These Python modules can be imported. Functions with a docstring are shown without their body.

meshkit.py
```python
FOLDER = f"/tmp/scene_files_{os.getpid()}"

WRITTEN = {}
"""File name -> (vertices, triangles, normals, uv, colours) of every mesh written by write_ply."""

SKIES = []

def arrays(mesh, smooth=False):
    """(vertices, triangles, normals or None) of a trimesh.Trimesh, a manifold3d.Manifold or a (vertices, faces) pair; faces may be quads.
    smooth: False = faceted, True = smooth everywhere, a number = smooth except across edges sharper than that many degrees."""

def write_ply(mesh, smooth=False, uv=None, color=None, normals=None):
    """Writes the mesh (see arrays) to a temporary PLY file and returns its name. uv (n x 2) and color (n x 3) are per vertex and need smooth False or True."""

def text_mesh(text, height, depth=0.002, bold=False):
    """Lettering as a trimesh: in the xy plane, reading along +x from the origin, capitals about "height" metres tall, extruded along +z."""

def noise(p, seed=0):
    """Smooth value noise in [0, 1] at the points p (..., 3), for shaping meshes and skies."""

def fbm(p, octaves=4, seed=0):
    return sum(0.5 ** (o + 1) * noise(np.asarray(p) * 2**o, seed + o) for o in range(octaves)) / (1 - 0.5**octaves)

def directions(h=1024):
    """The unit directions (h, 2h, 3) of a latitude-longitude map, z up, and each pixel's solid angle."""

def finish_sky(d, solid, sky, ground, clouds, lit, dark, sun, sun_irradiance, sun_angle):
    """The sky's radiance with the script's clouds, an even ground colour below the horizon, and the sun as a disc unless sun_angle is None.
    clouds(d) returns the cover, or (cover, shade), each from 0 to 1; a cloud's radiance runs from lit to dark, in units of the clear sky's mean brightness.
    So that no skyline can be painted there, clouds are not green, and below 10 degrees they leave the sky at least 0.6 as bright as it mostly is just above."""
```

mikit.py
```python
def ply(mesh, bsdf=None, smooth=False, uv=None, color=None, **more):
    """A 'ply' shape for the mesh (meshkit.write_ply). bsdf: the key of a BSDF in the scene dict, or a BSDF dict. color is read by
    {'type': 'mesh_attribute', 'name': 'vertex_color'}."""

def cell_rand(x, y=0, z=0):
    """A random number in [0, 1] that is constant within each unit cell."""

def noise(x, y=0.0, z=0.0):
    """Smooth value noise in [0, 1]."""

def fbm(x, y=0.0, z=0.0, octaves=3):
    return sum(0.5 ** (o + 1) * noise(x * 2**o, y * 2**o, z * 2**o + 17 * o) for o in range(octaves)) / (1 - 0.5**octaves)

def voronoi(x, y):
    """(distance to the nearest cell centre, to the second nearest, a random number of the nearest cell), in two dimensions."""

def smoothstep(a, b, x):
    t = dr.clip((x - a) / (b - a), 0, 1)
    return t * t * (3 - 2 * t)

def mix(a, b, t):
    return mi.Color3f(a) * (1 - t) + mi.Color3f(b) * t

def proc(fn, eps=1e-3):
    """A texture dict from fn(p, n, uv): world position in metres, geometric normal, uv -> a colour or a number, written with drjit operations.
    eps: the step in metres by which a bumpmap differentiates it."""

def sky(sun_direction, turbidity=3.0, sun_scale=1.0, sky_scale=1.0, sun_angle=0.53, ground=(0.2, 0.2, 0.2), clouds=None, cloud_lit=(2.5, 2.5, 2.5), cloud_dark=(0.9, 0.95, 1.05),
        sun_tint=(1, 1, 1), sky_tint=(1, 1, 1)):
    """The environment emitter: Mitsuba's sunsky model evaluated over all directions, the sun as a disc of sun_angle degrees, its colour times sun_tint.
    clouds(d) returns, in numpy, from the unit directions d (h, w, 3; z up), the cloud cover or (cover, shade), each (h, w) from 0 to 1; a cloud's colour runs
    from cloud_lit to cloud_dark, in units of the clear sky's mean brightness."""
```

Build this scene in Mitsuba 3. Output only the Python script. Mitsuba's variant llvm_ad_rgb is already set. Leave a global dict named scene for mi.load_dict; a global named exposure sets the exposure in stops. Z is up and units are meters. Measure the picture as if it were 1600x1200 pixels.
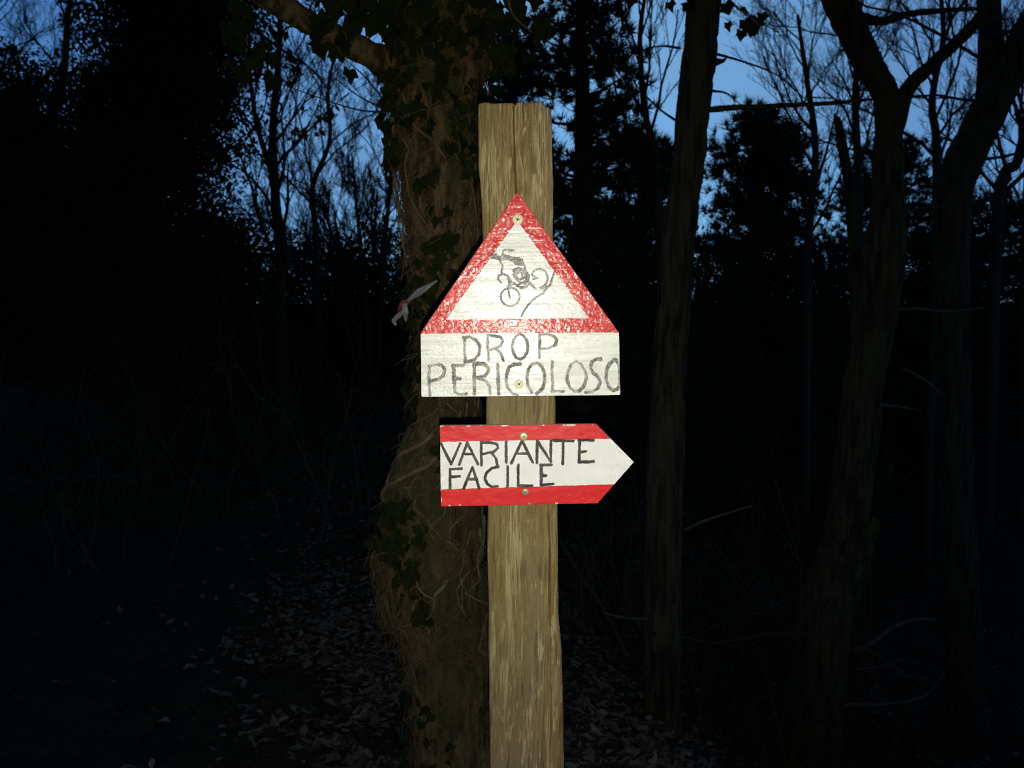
import math, numpy as np, trimesh, manifold3d as m3, shapely, drjit as dr, mitsuba as mi, mikit, meshkit
from shapely.geometry import Polygon, Point
from mikit import noise, fbm, smoothstep, mix, cell_rand

T = mi.ScalarTransform4f
scene, labels = {}, {}

# ------------------------------------------------------------------ camera, sky, flash, exposure
EYE, PITCH, FOCAL = np.array([0, 0, 1.5]), math.radians(-4.0), 800 / math.tan(math.radians(30))
FWD, UPV = np.array([0, math.cos(PITCH), math.sin(PITCH)]), np.array([0, -math.sin(PITCH), math.cos(PITCH)])
scene['camera'] = {'type': 'thinlens', 'fov': 60.0, 'fov_axis': 'x', 'aperture_radius': 0.0016, 'focus_distance': 1.34,
                   'near_clip': 0.05, 'far_clip': 400.0,
                   'to_world': T().look_at(origin=EYE.tolist(), target=(EYE + FWD).tolist(), up=[0, 0, 1])}
SUN_AZ, SUN_EL = math.radians(6), math.radians(27)


def dusk_cloud(d):
    c = meshkit.fbm(d * np.array([3.0, 3.0, 9.0]), 4, 5)
    return 0.30 * np.clip((c - 0.42) / 0.35, 0, 1), 0.35 + 0 * c


scene['sky'] = mikit.sky((math.sin(SUN_AZ) * math.cos(SUN_EL), math.cos(SUN_AZ) * math.cos(SUN_EL), math.sin(SUN_EL)), turbidity=3.0,
                         sun_scale=0.0, sky_scale=0.57, sky_tint=(0.42, 0.93, 1.80), ground=(0.02, 0.02, 0.02),
                         clouds=dusk_cloud, cloud_lit=(1.2, 1.6, 2.2), cloud_dark=(0.9, 1.2, 1.8))
# the phone's flash, a few centimetres below its lens
scene['flash'] = {'type': 'spot', 'intensity': {'type': 'rgb', 'value': [2.30, 2.18, 1.80]}, 'cutoff_angle': 46.0, 'beam_width': 9.0,
                  'to_world': T().look_at(origin=[0.002, 0.0, 1.477], target=(EYE + FWD * 3).tolist(), up=[0, 0, 1])}
exposure = 1.3


def P(px, py, Y):
    """The point at distance Y (world y) seen at a pixel of the 1600 x 1200 photograph."""
    d = FWD + (px - 800) / FOCAL * np.array([1.0, 0, 0]) - (py - 600) / FOCAL * UPV
    return EYE + d * (Y / d[1])


def gz(x, y):
    """Height of the ground."""
    x, y = np.asarray(x, float), np.asarray(y, float)
    t = np.clip((y - 8.0) / 12.0, 0, None)
    rise = np.where(t < 1, t * t * 0.85, 0.85 + (t - 1) * 0.9)
    rise = np.where(t > 2.6, 0.85 + 1.6 * 0.9 + (t - 2.6) * 0.1, rise)
    fall = np.clip((x - 0.15 + 0.22 * (y - 3.0)) / 2.6, 0, 1) * np.clip((y - 1.2) / 1.6, 0, 1)
    fall = 1.55 * fall * fall * (3 - 2 * fall) * np.clip((x + 0.4) / 0.9, 0, 1) * np.clip((17 - y) / 7, 0, 1)
    p = np.stack([x, y, 0 * x], -1)
    return rise - fall + (meshkit.fbm(p * 0.45, 3, 3) - 0.5) * 0.35 + (meshkit.fbm(p * 2.1, 2, 8) - 0.5) * 0.06


# ------------------------------------------------------------------ materials
def rgb(c):
    return {'type': 'rgb', 'value': list(c)} if isinstance(c, (tuple, list)) else mikit.proc(c)


def material(name, color, rough=0.7, bump=None, scale=0.002, spec=0.35, eps=1e-3, **more):
    b = {'type': 'principled', 'base_color': rgb(color), 'roughness': rough, 'specular': spec, **more}
    if bump:
        b = {'type': 'bumpmap', 'texture': mikit.proc(bump, eps=eps), 'scale': scale, 'bsdf': b}
    scene[name] = {'type': 'twosided', 'bsdf': b}


def leafy(name, color, rough=0.55, trans=0.5):
    scene[name] = {'type': 'principledthin', 'base_color': rgb(color), 'roughness': rough, 'diff_trans': trans, 'spec_trans': 0.0}


def wood_color(p, n, uv):
    x, z = p.x + 0.006 * noise(p.z * 5, p.x * 8), p.z
    fine = fbm(x * 520, z * 26, p.y * 60, 3)
    mid = fbm(x * 150, z * 8.0, p.y * 20, 3)
    big = fbm(x * 22, z * 2.6, 3.0, 2)
    c = mix((0.135, 0.088, 0.032), (0.255, 0.178, 0.074), smoothstep(0.3, 0.7, 0.6 * fine + 0.4 * mid))
    c = mix(c, (0.36, 0.28, 0.15), smoothstep(0.52, 0.76, mid) * smoothstep(0.44, 0.68, fine) * 0.8)
    c = mix(c, (0.20, 0.165, 0.105), smoothstep(0.45, 0.7, fbm(x * 14, z * 3.5, 21.0, 3)) * 0.6)
    c = mix(c, (0.40, 0.33, 0.17), smoothstep(0.60, 0.66, fbm(x * 190, z * 30, 7.0, 3)) * smoothstep(0.40, 0.66, fbm(x * 420, z * 90, 1.0, 2)) * 0.7)
    c = mix(c, (0.150, 0.118, 0.038), smoothstep(0.47, 0.70, big) * 0.55)
    c = mix(c, (0.37, 0.32, 0.17), smoothstep(0.58, 0.70, fbm(x * 70, z * 7, 31.0, 3)) * smoothstep(0.36, 0.60, fine) * 0.6)
    c = mix(c, (0.055, 0.036, 0.014), smoothstep(0.68, 0.73, fbm(x * 300, z * 16, 11.0, 2)) * 0.5)
    return c


def wood_bump(p, n, uv):
    return 0.9 * fbm(p.x * 520, p.z * 26, p.y * 60, 3) + 0.5 * fbm(p.x * 150, p.z * 9, p.y * 20, 2)


material('post_wood', wood_color, 0.78, wood_bump, 0.0024, 0.25, eps=5e-4)


def bark_maker(dark, mid, moss, amount, sx=60, sz=14):
    def color(p, n, uv):
        a = fbm(p.x * sx, p.z * sz, p.y * sx, 4)
        b = fbm(p.x * 7 + 3, p.z * 3, p.y * 7, 3)
        c = mix(dark, mid, smoothstep(0.32, 0.66, a))
        return mix(c, moss, smoothstep(0.5, 0.68, b) * amount)

    def bump(p, n, uv):
        return fbm(p.x * sx, p.z * sz, p.y * sx, 4)

    return color, bump


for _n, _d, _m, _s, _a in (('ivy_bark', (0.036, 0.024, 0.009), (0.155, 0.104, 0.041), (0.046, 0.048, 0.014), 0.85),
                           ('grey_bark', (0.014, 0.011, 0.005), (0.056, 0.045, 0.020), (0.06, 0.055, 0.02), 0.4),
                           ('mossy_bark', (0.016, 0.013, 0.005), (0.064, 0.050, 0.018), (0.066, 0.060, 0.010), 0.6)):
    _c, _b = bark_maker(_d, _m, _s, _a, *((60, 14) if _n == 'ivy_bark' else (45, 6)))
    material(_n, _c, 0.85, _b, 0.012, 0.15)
material('twig_bark', (0.038, 0.031, 0.018), 0.8, spec=0.2)
material('pale_stick', lambda p, n, uv: mix((0.04, 0.033, 0.022), (0.15, 0.125, 0.09), fbm(p.x * 40, p.y * 40, p.z * 40)), 0.8, spec=0.2)
material('vine_bark', lambda p, n, uv: mix((0.07, 0.05, 0.022), (0.24, 0.18, 0.09), fbm(p.x * 60, p.y * 60, p.z * 60)), 0.8, spec=0.2)
material('root_hair', lambda p, n, uv: mix((0.042, 0.029, 0.012), (0.16, 0.112, 0.050), fbm(p.x * 30, p.y * 30, p.z * 30)), 0.85, spec=0.15)
leafy('ivy_green', lambda p, n, uv: mix((0.009, 0.014, 0.005), (0.030, 0.038, 0.011), fbm(p.x * 22, p.y * 22, p.z * 22)), 0.5, 0.25)
leafy('pine_green', (0.022, 0.042, 0.026), 0.6, 0.4)
leafy('oak_green', (0.020, 0.032, 0.016), 0.55, 0.3)
leafy('dry_leaf_brown', (0.085, 0.05, 0.024), 0.7, 0.5)
leafy('grass_green', (0.035, 0.065, 0.022), 0.6, 0.5)
scene['litter_leaf'] = {'type': 'twosided', 'bsdf': {'type': 'principled', 'base_color': {'type': 'mesh_attribute', 'name': 'vertex_color'}, 'roughness': 0.85, 'specular': 0.06}}


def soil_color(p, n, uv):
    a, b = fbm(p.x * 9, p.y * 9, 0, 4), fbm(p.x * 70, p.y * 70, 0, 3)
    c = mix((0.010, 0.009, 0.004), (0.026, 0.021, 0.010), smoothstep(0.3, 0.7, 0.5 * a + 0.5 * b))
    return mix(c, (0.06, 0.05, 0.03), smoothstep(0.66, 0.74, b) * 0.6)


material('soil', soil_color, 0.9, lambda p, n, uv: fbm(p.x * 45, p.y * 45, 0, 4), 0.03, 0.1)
material('brass', lambda p, n, uv: mix((0.62, 0.50, 0.24), (0.50, 0.45, 0.33), fbm(p.x * 700, p.y * 700, p.z * 700)), 0.45, metallic=0.6)
material('cream_screw', (0.72, 0.70, 0.46), 0.4)
material('tarnished_steel', lambda p, n, uv: mix((0.22, 0.25, 0.17), (0.42, 0.40, 0.30), fbm(p.x * 600, p.y * 600, p.z * 600)), 0.5, metallic=0.5)
material('dark_recess', (0.03, 0.028, 0.02), 0.7)
material('white_tape', lambda p, n, uv: mix((0.16, 0.165, 0.15), (0.30, 0.31, 0.28), fbm(p.x * 60, p.y * 60, p.z * 60)), 0.4)
material('red_tape', (0.17, 0.045, 0.035), 0.5)

# the two painted boards: strokes in metres on the boards' faces (x, z in the world: the boards stand square to x)
BY, AY = 1.310, 1.312


def strokes(Y, ox, oy, s, half, lines):
    out = []
    for line in lines:
        q = [P(ox + a / s, oy + b / s, Y) for a, b in line]
        out += [(float(u[0]), float(u[2]), float(v[0]), float(v[2]), half) for u, v in zip(q, q[1:])]
    return out


def ring(cx, cy, rx, ry, a0=0, a1=360, n=12):
    return [(cx + rx * math.cos(math.radians(a0 + (a1 - a0) * i / n)), cy + ry * math.sin(math.radians(a0 + (a1 - a0) * i / n))) for i in range(n + 1)]


B1, B2, C1, C2, D1 = (640, 500, 8.572), (800, 500, 8.572), (670, 650, 8.0), (820, 650, 8.0), (740, 360, 8.57)
WORDS = strokes(BY, *B1, 0.00225, [
    [(740, 240), (735, 400), (745, 555)], [(720, 235), (800, 225), (880, 260), (935, 330), (945, 390), (925, 470), (870, 530), (800, 555), (740, 560)],
    [(1045, 200), (1050, 380), (1060, 540)], [(1045, 205), (1140, 215), (1220, 230), (1250, 280), (1220, 340), (1150, 380), (1070, 400)],
    [(1150, 385), (1210, 430), (1240, 490), (1255, 540)]])
WORDS += strokes(BY, *B2, 0.0022, [ring(108, 357, 105, 168), [(370, 180), (375, 300), (365, 420), (368, 510)],
    [(370, 195), (470, 190), (560, 215), (600, 270), (575, 335), (500, 375), (400, 390)]])
WORDS += strokes(BY, *B1, 0.0026, [
    [(265, 610), (262, 760), (265, 900), (270, 1000)], [(250, 615), (340, 600), (430, 605), (470, 660), (455, 740), (400, 790), (285, 815)],
    [(590, 610), (595, 780), (605, 960)], [(580, 615), (720, 605)], [(600, 780), (680, 785)], [(605, 965), (680, 1000), (755, 990)],
    [(865, 590), (865, 780), (865, 990)], [(870, 590), (980, 585), (1050, 630), (1060, 690), (1010, 750), (900, 775)], [(905, 775), (1020, 815), (1070, 890), (1080, 985)],
    [(1178, 590), (1185, 780), (1190, 990)], [(1480, 590), (1400, 595), (1330, 630), (1300, 720), (1295, 840), (1330, 930), (1390, 990), (1440, 1010)]])
WORDS += strokes(BY, *B2, 0.0025, [
    [(265, 970), (215, 880), (200, 770), (220, 660), (270, 590), (340, 575), (400, 620), (440, 720), (440, 820), (410, 920), (330, 985)],
    [(540, 560), (535, 700), (550, 870), (540, 955), (690, 955)],
    [(860, 550), (790, 600), (745, 700), (740, 800), (770, 900), (840, 960), (900, 950), (960, 890), (995, 780), (980, 680), (930, 590), (860, 550)],
    [(1190, 525), (1130, 520), (1070, 560), (1050, 630), (1090, 710), (1160, 770), (1190, 830), (1150, 910), (1080, 965), (990, 970)],
    [(1370, 535), (1300, 590), (1260, 690), (1260, 800), (1290, 890), (1350, 945), (1410, 930), (1440, 850), (1445, 740), (1440, 610), (1400, 540), (1370, 535)]])
RIDER = strokes(BY, *D1, 0.0015, [
    ring(490, 890, 128, 125, n=14), ring(880, 640, 112, 125, -155, 85, 11), [(465, 790), (485, 900)], [(780, 600), (860, 640), (800, 650)],
    [(1085, 550), (1060, 620), (1030, 720), (960, 790), (940, 840), (880, 870), (800, 920), (730, 1000), (680, 1070), (640, 1150)],
    [(390, 300), (400, 270), (450, 255), (545, 270), (470, 285)], [(220, 340), (300, 315), (260, 365), (340, 350), (300, 380), (360, 385)],
    [(340, 370), (390, 325), (460, 345), (530, 365), (610, 370), (655, 410), (680, 470), (700, 550), (745, 620)],
    [(360, 400), (450, 385), (530, 410), (560, 450), (640, 465)], [(430, 340), (500, 390), (560, 385), (650, 440), (560, 420), (470, 365), (400, 350)],
    [(350, 400), (390, 475), (370, 560), (400, 590)], [(530, 530), (600, 500), (700, 540), (620, 550), (530, 590), (560, 640), (610, 690), (690, 715), (735, 660), (700, 590)],
    ring(630, 605, 60, 50, n=8), [(640, 560), (655, 640)], [(680, 500), (740, 600), (730, 690)],
    [(325, 650), (335, 605), (400, 585), (460, 610), (500, 680), (545, 725)], [(330, 655), (370, 700)], [(460, 640), (480, 710), (460, 765), (540, 770)],
    [(550, 700), (590, 750), (640, 775), (700, 765), (740, 715), (830, 775)], [(740, 690), (810, 745)], [(590, 730), (670, 700)], [(910, 775), (1030, 740)],
    [(225, 330), (310, 330), (235, 372), (330, 368)], [(345, 385), (500, 365), (400, 360), (540, 395)], [(545, 385), (650, 395), (560, 415), (665, 435), (580, 450), (675, 465)],
    [(535, 545), (690, 525), (545, 570), (590, 575)], [(700, 565), (735, 610), (690, 640), (725, 660), (670, 690)], [(480, 690), (520, 720), (490, 740)], [(575, 745), (650, 760), (700, 740)]])
ARROW = strokes(AY, *C1, 0.0022, [
    [(150, 340), (280, 600), (395, 340)], [(380, 610), (480, 335), (615, 605)], [(425, 475), (545, 475)],
    [(655, 325), (655, 460), (660, 615)], [(650, 335), (760, 330), (850, 350), (865, 400), (810, 450), (680, 475)], [(780, 455), (840, 530), (855, 610)],
    [(965, 320), (968, 580)], [(1030, 590), (1165, 310), (1300, 580)], [(1085, 470), (1230, 470)],
    [(265, 910), (265, 665), (410, 658)], [(275, 760), (385, 755)], [(435, 905), (545, 640), (630, 905)], [(480, 790), (600, 790)],
    [(870, 635), (790, 650), (720, 710), (700, 780), (730, 850), (790, 885), (860, 880)], [(985, 630), (985, 880)], [(1120, 615), (1115, 870), (1290, 872)]])
ARROW += strokes(AY, *C2, 0.0023, [
    [(150, 585), (155, 310), (325, 572), (325, 310)], [(360, 307), (605, 312)], [(480, 315), (475, 595)],
    [(675, 302), (855, 302)], [(685, 300), (680, 578), (860, 570)], [(700, 450), (765, 440)],
    [(195, 615), (335, 610)], [(205, 610), (205, 862), (355, 850)], [(215, 745), (265, 745)]])


def ink(x, z, segments):
    """Signed distance (metres, negative inside) to the nearest pen stroke."""
    best = mi.Float(1)
    for ax, az, bx, bz, half in segments:
        ex, ez = bx - ax, bz - az
        t = dr.clip(((x - ax) * ex + (z - az) * ez) / max(ex * ex + ez * ez, 1e-12), 0, 1)
        best = dr.minimum(best, dr.sqrt(dr.square(x - ax - t * ex) + dr.square(z - az - t * ez)) - half)
    return best


def half_plane(a, b, x, z):
    """Distance to the line a-b, positive to its left."""
    (ax, az), (bx, bz) = a, b
    n = math.hypot(bx - ax, bz - az)
    return ((bx - ax) * (z - az) - (bz - az) * (x - ax)) / n


def xz(px, py, Y):
    p = P(px, py, Y)
    return float(p[0]), float(p[2])


W_IN = [xz(697, 499.5, BY), xz(920, 497, BY), xz(808, 345, BY)]
W_BASE = (xz(650, 521.5, BY), xz(975, 519.5, BY))


def warning_color(p, n, uv):
    x, z = p.x, p.z
    wx, wz = x + 0.0016 * (fbm(x * 260, z * 260, 0, 2) - 0.5), z + 0.0016 * (fbm(x * 260, z * 260, 9, 2) - 0.5)
    brush = fbm(x * 26, z * 330, 2.0, 3)
    white = mix((0.69, 0.71, 0.64), (0.79, 0.81, 0.75), smoothstep(0.3, 0.62, brush))
    white = mix(white, (0.57, 0.59, 0.50), smoothstep(0.55, 0.72, fbm(x * 22, z * 120, 4.0, 3)) * 0.5)
    red = mix((0.53, 0.030, 0.030), (0.64, 0.080, 0.072), smoothstep(0.35, 0.7, fbm(x * 130, z * 210, 5.0, 3)))
    thin = smoothstep(0.66, 0.71, fbm(x * 420, z * 300, 6.0, 2))
    red = mix(red, (0.76, 0.62, 0.56), thin * 0.35)
    inner = dr.minimum(dr.minimum(half_plane(W_IN[0], W_IN[1], wx, wz), half_plane(W_IN[1], W_IN[2], wx, wz)), half_plane(W_IN[2], W_IN[0], wx, wz))
    above = half_plane(*W_BASE, wx, wz)
    c = mix(white, red, smoothstep(-0.0006, 0.0006, -inner) * smoothstep(-0.0006, 0.0006, above))
    grain = fbm(x * 900, z * 800, 0, 2)
    press = fbm(x * 75, z * 75, 13.0, 2)  # the hand presses harder here, skips there
    w = smoothstep(0.0008, -0.0009, ink(wx, wz, WORDS) + 0.0022 * (0.52 - press))
    c = mix(c, (0.075, 0.072, 0.060), w * (0.40 + 0.25 * smoothstep(0.35, 0.65, press) + 0.30 * smoothstep(0.38, 0.60, grain)))
    r = smoothstep(0.0006, -0.0006, ink(0.6 * x + 0.4 * wx, 0.6 * z + 0.4 * wz, RIDER))
    c = mix(c, (0.09, 0.09, 0.075), r * (0.34 + 0.26 * smoothstep(0.35, 0.65, press) + 0.32 * smoothstep(0.38, 0.62, grain)))
    side = smoothstep(0.7, 0.5, dr.abs(n.y))
    return mix(c, (0.45, 0.42, 0.30), side)


def inside_white(x, z):
    inner = dr.minimum(dr.minimum(half_plane(W_IN[0], W_IN[1], x, z), half_plane(W_IN[1], W_IN[2], x, z)), half_plane(W_IN[2], W_IN[0], x, z))
    return smoothstep(-0.0006, 0.0006, dr.maximum(inner, -half_plane(*W_BASE, x, z)))


def warning_bump(p, n, uv):  # the red paint is thick and lumpy, the white brushed out thin
    x, z = p.x, p.z
    return 0.30 * fbm(x * 26, z * 330, 2.0, 3) + (0.80 - 0.55 * inside_white(x, z)) * (fbm(x * 210, z * 230, 5.0, 3) - 0.5) + 1.2 * fbm(x * 9, z * 45, 1.0, 2)


def warning_rough(p, n, uv):  # marker and charcoal lie matt on the gloss paint
    d = dr.minimum(ink(p.x, p.z, WORDS), ink(p.x, p.z, RIDER))
    return 0.20 + 0.40 * smoothstep(0.001, -0.0006, d)


material('warning_paint', warning_color, mikit.proc(warning_rough), warning_bump, 0.00066, 0.20, eps=4e-4)

A_TOP, A_LOW = (xz(687, 690.5, AY), xz(960, 685.5, AY)), (xz(689, 764.5, AY), xz(960, 756.5, AY))
A_EDGE = [xz(687, 665, AY), xz(689, 791.5, AY), xz(934, 786.5, AY), xz(990.5, 722, AY), xz(932, 662.5, AY)]


def arrow_color(p, n, uv):
    x, z = p.x, p.z
    wz = z + 0.0011 * (fbm(x * 210, 0, 3, 2) - 0.5)
    band = dr.maximum(half_plane(*A_TOP, x, wz), -half_plane(*A_LOW, x, wz))
    white = mix((0.71, 0.73, 0.69), (0.79, 0.80, 0.77), fbm(x * 25, z * 40, 0, 3))
    red = mix((0.57, 0.014, 0.016), (0.66, 0.028, 0.028), fbm(x * 30, z * 90, 1, 3))
    c = mix(white, red, smoothstep(-0.0005, 0.0005, band))
    edge = mi.Float(1)
    for a, b in zip(A_EDGE, A_EDGE[1:] + A_EDGE[:1]):
        edge = dr.minimum(edge, dr.abs(half_plane(a, b, x, z)))
    c = mix(c, (0.74, 0.70, 0.64), smoothstep(0.0035, 0.0005, edge + 0.0052 * (1 - smoothstep(0.62, 0.70, fbm(x * 150, z * 150, 8, 2)))))
    wx, wy = x + 0.0009 * (fbm(x * 300, z * 300, 0, 2) - 0.5), z + 0.0009 * (fbm(x * 300, z * 300, 7, 2) - 0.5)
    d = ink(wx, wy, ARROW)
    d = d + 0.0010 * (fbm(x * 90, z * 90, 15, 2) - 0.5)
    tone = mix((0.010, 0.008, 0.007), (0.060, 0.040, 0.048), smoothstep(0.42, 0.72, fbm(x * 75, z * 75, 4, 2)))
    c = mix(c, tone, smoothstep(0.0005, -0.0006, d) * 0.97)
    return mix(c, (0.46, 0.44, 0.38), smoothstep(0.7, 0.5, dr.abs(n.y)))


material('arrow_paint', arrow_color, 0.36, lambda p, n, uv: fbm(p.x * 60, p.z * 110, 0, 3), 0.0005, 0.16, eps=5e-4)


# ------------------------------------------------------------------ mesh helpers
def numbered(key):
    if key not in scene and key not in labels and not any(k.startswith(key + '__') for k in scene):
        return key
    n = 1
    while f'{key}_{n:03d}' in scene or f'{key}_{n:03d}' in labels or any(k.startswith(f'{key}_{n:03d}__') for k in scene):
        n += 1
    return f'{key}_{n:03d}'


TAKEN = {}


def part(name, mesh, m, parent=None, smooth=False, **more):
    base = f'{parent}__{name}' if parent else name
    n = TAKEN.get(base, 0)
    TAKEN[base] = n + 1
    key = base if n == 0 else f'{base}_{n:03d}'
    scene[key] = mikit.ply(mesh, m, smooth=smooth, **more)
    return key


def thing(name, label, cat, group=None, kind=None):
    n = TAKEN.get(name, 0)
    TAKEN[name] = n + 1
    key = name if n == 0 else f'{name}_{n:03d}'
    labels[key] = {'label': label, 'category': cat}
    if group:
        labels[key]['group'] = group
    if kind:
        labels[key]['kind'] = kind
    return key


def whole(name, mesh, m, label, cat, group=None, kind=None, smooth=False, **more):
    key = thing(name, label, cat, group, kind)
    scene[key] = mikit.ply(mesh, m, smooth=smooth, **more)
    return key


def join(meshes):
    vs, fs, at = [], [], 0
    for v, f in meshes:
        vs.append(v)
        fs.append(f + at)
        at += len(v)
    return np.vstack(vs), np.vstack(fs)


def tubes(pts, rad, sides=4):
    """Many polylines (B, N, 3) with radii (B, N) as one mesh of tapered tubes."""
    p, r = np.asarray(pts, float), np.asarray(rad, float)
    B, N, _ = p.shape
    t = np.gradient(p, axis=1)
    t /= np.linalg.norm(t, axis=2, keepdims=True) + 1e-12
    ref = np.where(np.abs(t[:, :1, 2:]) < 0.8, np.array([0, 0, 1.0]), np.array([1.0, 0, 0]))
    a = np.cross(t, ref)
    a /= np.linalg.norm(a, axis=2, keepdims=True) + 1e-12
    b = np.cross(t, a)
    ang = np.arange(sides) * 2 * np.pi / sides
    v = p[:, :, None] + r[:, :, None, None] * (np.cos(ang)[:, None] * a[:, :, None] + np.sin(ang)[:, None] * b[:, :, None])
    k, i, j = np.meshgrid(np.arange(B), np.arange(N - 1), np.arange(sides), indexing='ij')
    at = lambda i, j: (k * N + i) * sides + j % sides
    q = np.stack([at(i, j), at(i, j + 1), at(i + 1, j + 1), at(i + 1, j)], -1).reshape(-1, 4)
    f = np.vstack([q[:, [0, 1, 2]], q[:, [0, 2, 3]]])
    cap = [np.stack([np.arange(B) * N * sides + e * sides, np.arange(B) * N * sides + e * sides + c, np.arange(B) * N * sides + e * sides + c + 1], 1)[:, ::(1 if e else -1)]
           for e in (0, N - 1) for c in range(1, sides - 1)]
    return v.reshape(-1, 3), np.vstack([f, *cap])


def tube(points, radii, sides=10, n=None, wob=0.0, seed=0):
    """One smooth tube through the points (Catmull-Rom), with radii, roughened by wob."""
    p, r = np.asarray(points, float), np.broadcast_to(np.asarray(radii, float), (len(points),))
    n = n or 6 * len(p)
    s = np.linspace(0, len(p) - 1, n)
    e = np.vstack([2 * p[0] - p[1], p, 2 * p[-1] - p[-2]])
    i = np.minimum(s.astype(int), len(p) - 2)
    t = (s - i)[:, None]
    a, b, c, d = e[i], e[i + 1], e[i + 2], e[i + 3]
    q = 0.5 * (2 * b + (c - a) * t + (2 * a - 5 * b + 4 * c - d) * t * t + (3 * b - a - 3 * c + d) * t ** 3)
    rr = np.interp(s, np.arange(len(p)), r)
    v, f = tubes(q[None], rr[None], sides)
    if wob:
        ctr = np.repeat(q, sides, 0)
        out = (v - ctr) / np.repeat(rr, sides)[:, None]
        v = v + out * (np.repeat(rr, sides) * wob * 2 * (meshkit.fbm(v * np.array([1, 1, 0.35]) / max(rr.mean(), 1e-3) * 1.2, 3, seed) - 0.5))[:, None]
    return v, f


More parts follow.
